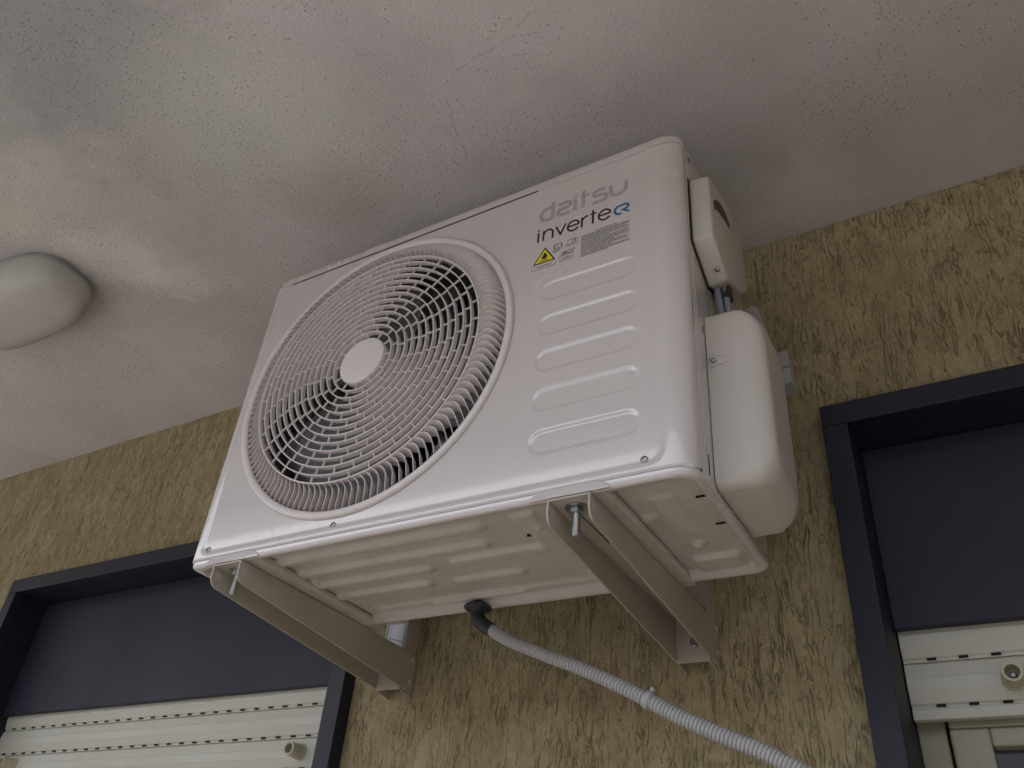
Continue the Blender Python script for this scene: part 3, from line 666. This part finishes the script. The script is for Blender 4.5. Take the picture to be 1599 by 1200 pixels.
# ------------------------------------------------------------ wall brackets
def hex_prof(o, d, r, h, m_, name, parent):
    MB().lathe(o, d, [(r * .9, 0), (r, h * .1), (r, h * .85), (r * .85, h)], 6).build(name, m_, parent)
def bracket(x1, label):
    t_ = thing('wall_bracket', label, 'bracket', group='painted steel brackets carrying the unit')
    x0 = x1 - .054; T = .0025; yf = YF - .0035; yw = -.002
    # arm: channel opening downwards; web with a long slot, flanges deepening towards the wall
    sx0, sx1 = x0 + .0195, x0 + .045; sy0, sy1 = -.389, -.302; ry = .008
    a = MB(); zt, zb_ = -.0008, -.0008 - T
    def wb(ax, bx, ay, by): a.box(ax, bx, ay, by, zb_, zt)
    wb(x0 + T, sx0, yf, -.036); wb(sx1, x1 - T, yf, -.036); wb(sx0, sx1, yf, sy0); wb(sx0, sx1, sy1, -.036)
    for fx in (x0, x1 - T):
        pts = []
        r = .014; hf = .031; hb = .064
        pts = [(fx, yf, zt)] + [(fx, yf + r * (1 - math.cos(q)), zt - hf + r - r * math.sin(q)) for q in [PI / 2 * k / 8 for k in range(9)]] + [(fx, yw - .004, zt - hb), (fx, yw, zt - hb + .004), (fx, yw, zt)]
        a.prism(pts, (T, 0, 0))
    a.build('arm', M['bracket'], t_, bevel=.0005, segs=1)
    # upright: channel against the wall
    u = MB(); lx0, lx1 = x0 + T + .0004, x1 - T - .0004; zb2, zt2 = -.066, .36
    u.box(lx0, lx1, -.036, -.0335, zb2, zt2)
    for fx in (lx0, lx1 - T): u.prism([(fx, -.0335, zb2), (fx, -.001, zb2 - .006), (fx, -.001, zt2), (fx, -.0335, zt2)], (T, 0, 0))
    u.build('upright', M['bracket'], t_, bevel=.0005, segs=1)
    for zz_ in (-.012, -.048):
        for sx_, d_ in ((x1, 1), (x0, -1)):
            MB().lathe((sx_, -.012, zz_), (d_, 0, 0), [(.0055, 0), (.0052, .0022), (.003, .0036), (.0005, .004)], 16).build('rivet', M['bracket'], t_, smooth=40)
    hex_prof(((lx0 + lx1) / 2 + .004, -.036, -.040), (0, -1, 0), .0062, .006, M['zinc'], 'wall_bolt', t_)
    for fx, d_ in ((x1, 1), (x0 + T, 1)):
        MB().lathe((fx - .0005, yf + .010, -.013), (1, 0, 0), [(.0032, 0), (.0032, .0007), (.0005, .0008)], 14).build('punched_dimple', M['paint'], t_, smooth=40)
    # hanging bolt with washer and nut
    bx, by = x0 + .026, -.400
    MB().lathe((bx, by, zb_), (0, 0, -1), [(.0135, 0), (.0135, .0016), (.006, .0018)], 28).build('washer', M['zinc'], t_, smooth=40)
    hex_prof((bx, by, zb_ - .0018), (0, 0, -1), .0080, .0068, M['zinc'], 'nut', t_)
    pr = [(.0038, .008)]
    for k in range(14): pr += [(.0046, .008 + k * .0019), (.0041, .00895 + k * .0019)]
    pr += [(.0034, .0360), (.0004, .0365)]
    MB().lathe((bx, by, zb_), (0, 0, -1), pr, 16).build('threaded_rod', M['zinc'], t_, smooth=30)
    return t_
b1 = bracket(.6346, 'beige steel bracket under the right end of the unit, its hanging bolt in full view')
b2 = bracket(.104, 'beige steel bracket under the left end of the unit, white sticker on its upright')
q = MB().box(.0625, .0955, -.0368, -.0362, -.004, .045).build('sticker', M['label'], b2)
s = MB(); s.prism([(.0645, -.0370, .021), (.0940, -.0370, .012), (.0940, -.0370, .0135), (.0645, -.0370, .0225)], (0, .0003, 0)); s.box(.0665, .0672, -.0371, -.0368, -.003, .044); s.build('sticker_line', M['cable'], q)

# ------------------------------------------------------------ drain hose
dh = thing('drain_hose', 'grey corrugated drain hose running from a black elbow under the unit', 'hose')
ex, ey = .325, -.160
e = MB().lathe((ex, ey, .010), (0, 0, -1), [(.008, 0), (.0205, .0085), (.0210, .0105), (.0195, .0125), (.0125, .0150), (.0100, .018)], 32)
e.build('elbow_flange', M['black'], dh, smooth=50)
hose = [(.3485, -.156, -.0335), (.366, -.154, -.0445), (.384, -.152, -.0540), (.4335, -.146, -.0745), (.4814, -.142, -.0935), (.5269, -.138, -.1140), (.5743, -.134, -.1382), (.6192, -.131, -.1625), (.6728, -.127, -.1872), (.7159, -.123, -.2051), (.753, -.120, -.2248), (.80, -.115, -.252), (.86, -.10, -.30)]
def cr(P, n):      # Catmull-Rom
    out = []; P = [Vector(p_) for p_ in P]
    for i in range(len(P) - 1):
        p0, p1, p2, p3 = P[max(i - 1, 0)], P[i], P[i + 1], P[min(i + 2, len(P) - 1)]
        for k in range(n):
            u_ = k / n; out.append(.5 * ((2 * p1) + (p2 - p0) * u_ + (2 * p0 - 5 * p1 + 4 * p2 - p3) * u_ ** 2 + (3 * p1 - p0 - 3 * p2 + p3) * u_ ** 3))
    out.append(P[-1]); return out
MB().tube(cr([(ex, ey, .0), (ex + .0005, ey, -.012), (ex + .005, ey + .001, -.020), (ex + .014, ey + .003, -.028), (.3500, -.1558, -.0342)], 5), .0102, 20).build('elbow', M['black'], dh, smooth=60)
path = cr(hose, 40)
def resample(P, step):
    out = [P[0]]; acc = 0
    for i in range(1, len(P)):
        d = P[i] - P[i - 1]; L_ = d.length; pos = step - acc
        while pos <= L_:
            out.append(P[i - 1] + d * pos / L_); pos += step
        acc = (acc + L_) % step
    return out
st = .0005
rp = resample(path, st); pitch = 10     # 4 mm corrugations
joint = min(range(len(rp)), key=lambda i: (rp[i] - Vector((.577, -.130, -.139))).length)
def hrad(i): return .0088 + .0008 * min(1, i / 500) - .0016 * max(0, math.cos(2 * PI * i / pitch)) ** 2.2
MB().tube(rp[:joint], [hrad(i) for i in range(joint)], 18).build('hose_section', M['hose'], dh, smooth=60)
MB().tube(rp[joint + 12:], [hrad(i + 500) + .0004 for i in range(len(rp) - joint - 12)], 18).build('hose_section', M['hose'], dh, smooth=60)
MB().tube(rp[joint - 2:joint + 16], .0114, 20).build('coupler', M['hose'], dh, smooth=40)
j = rp[joint + 8]
MB().box(j.x + .003, j.x + .009, j.y - .004, j.y + .003, j.z + .0095, j.z + .0150).build('clip_tab', M['hose'], dh, bevel=.001)
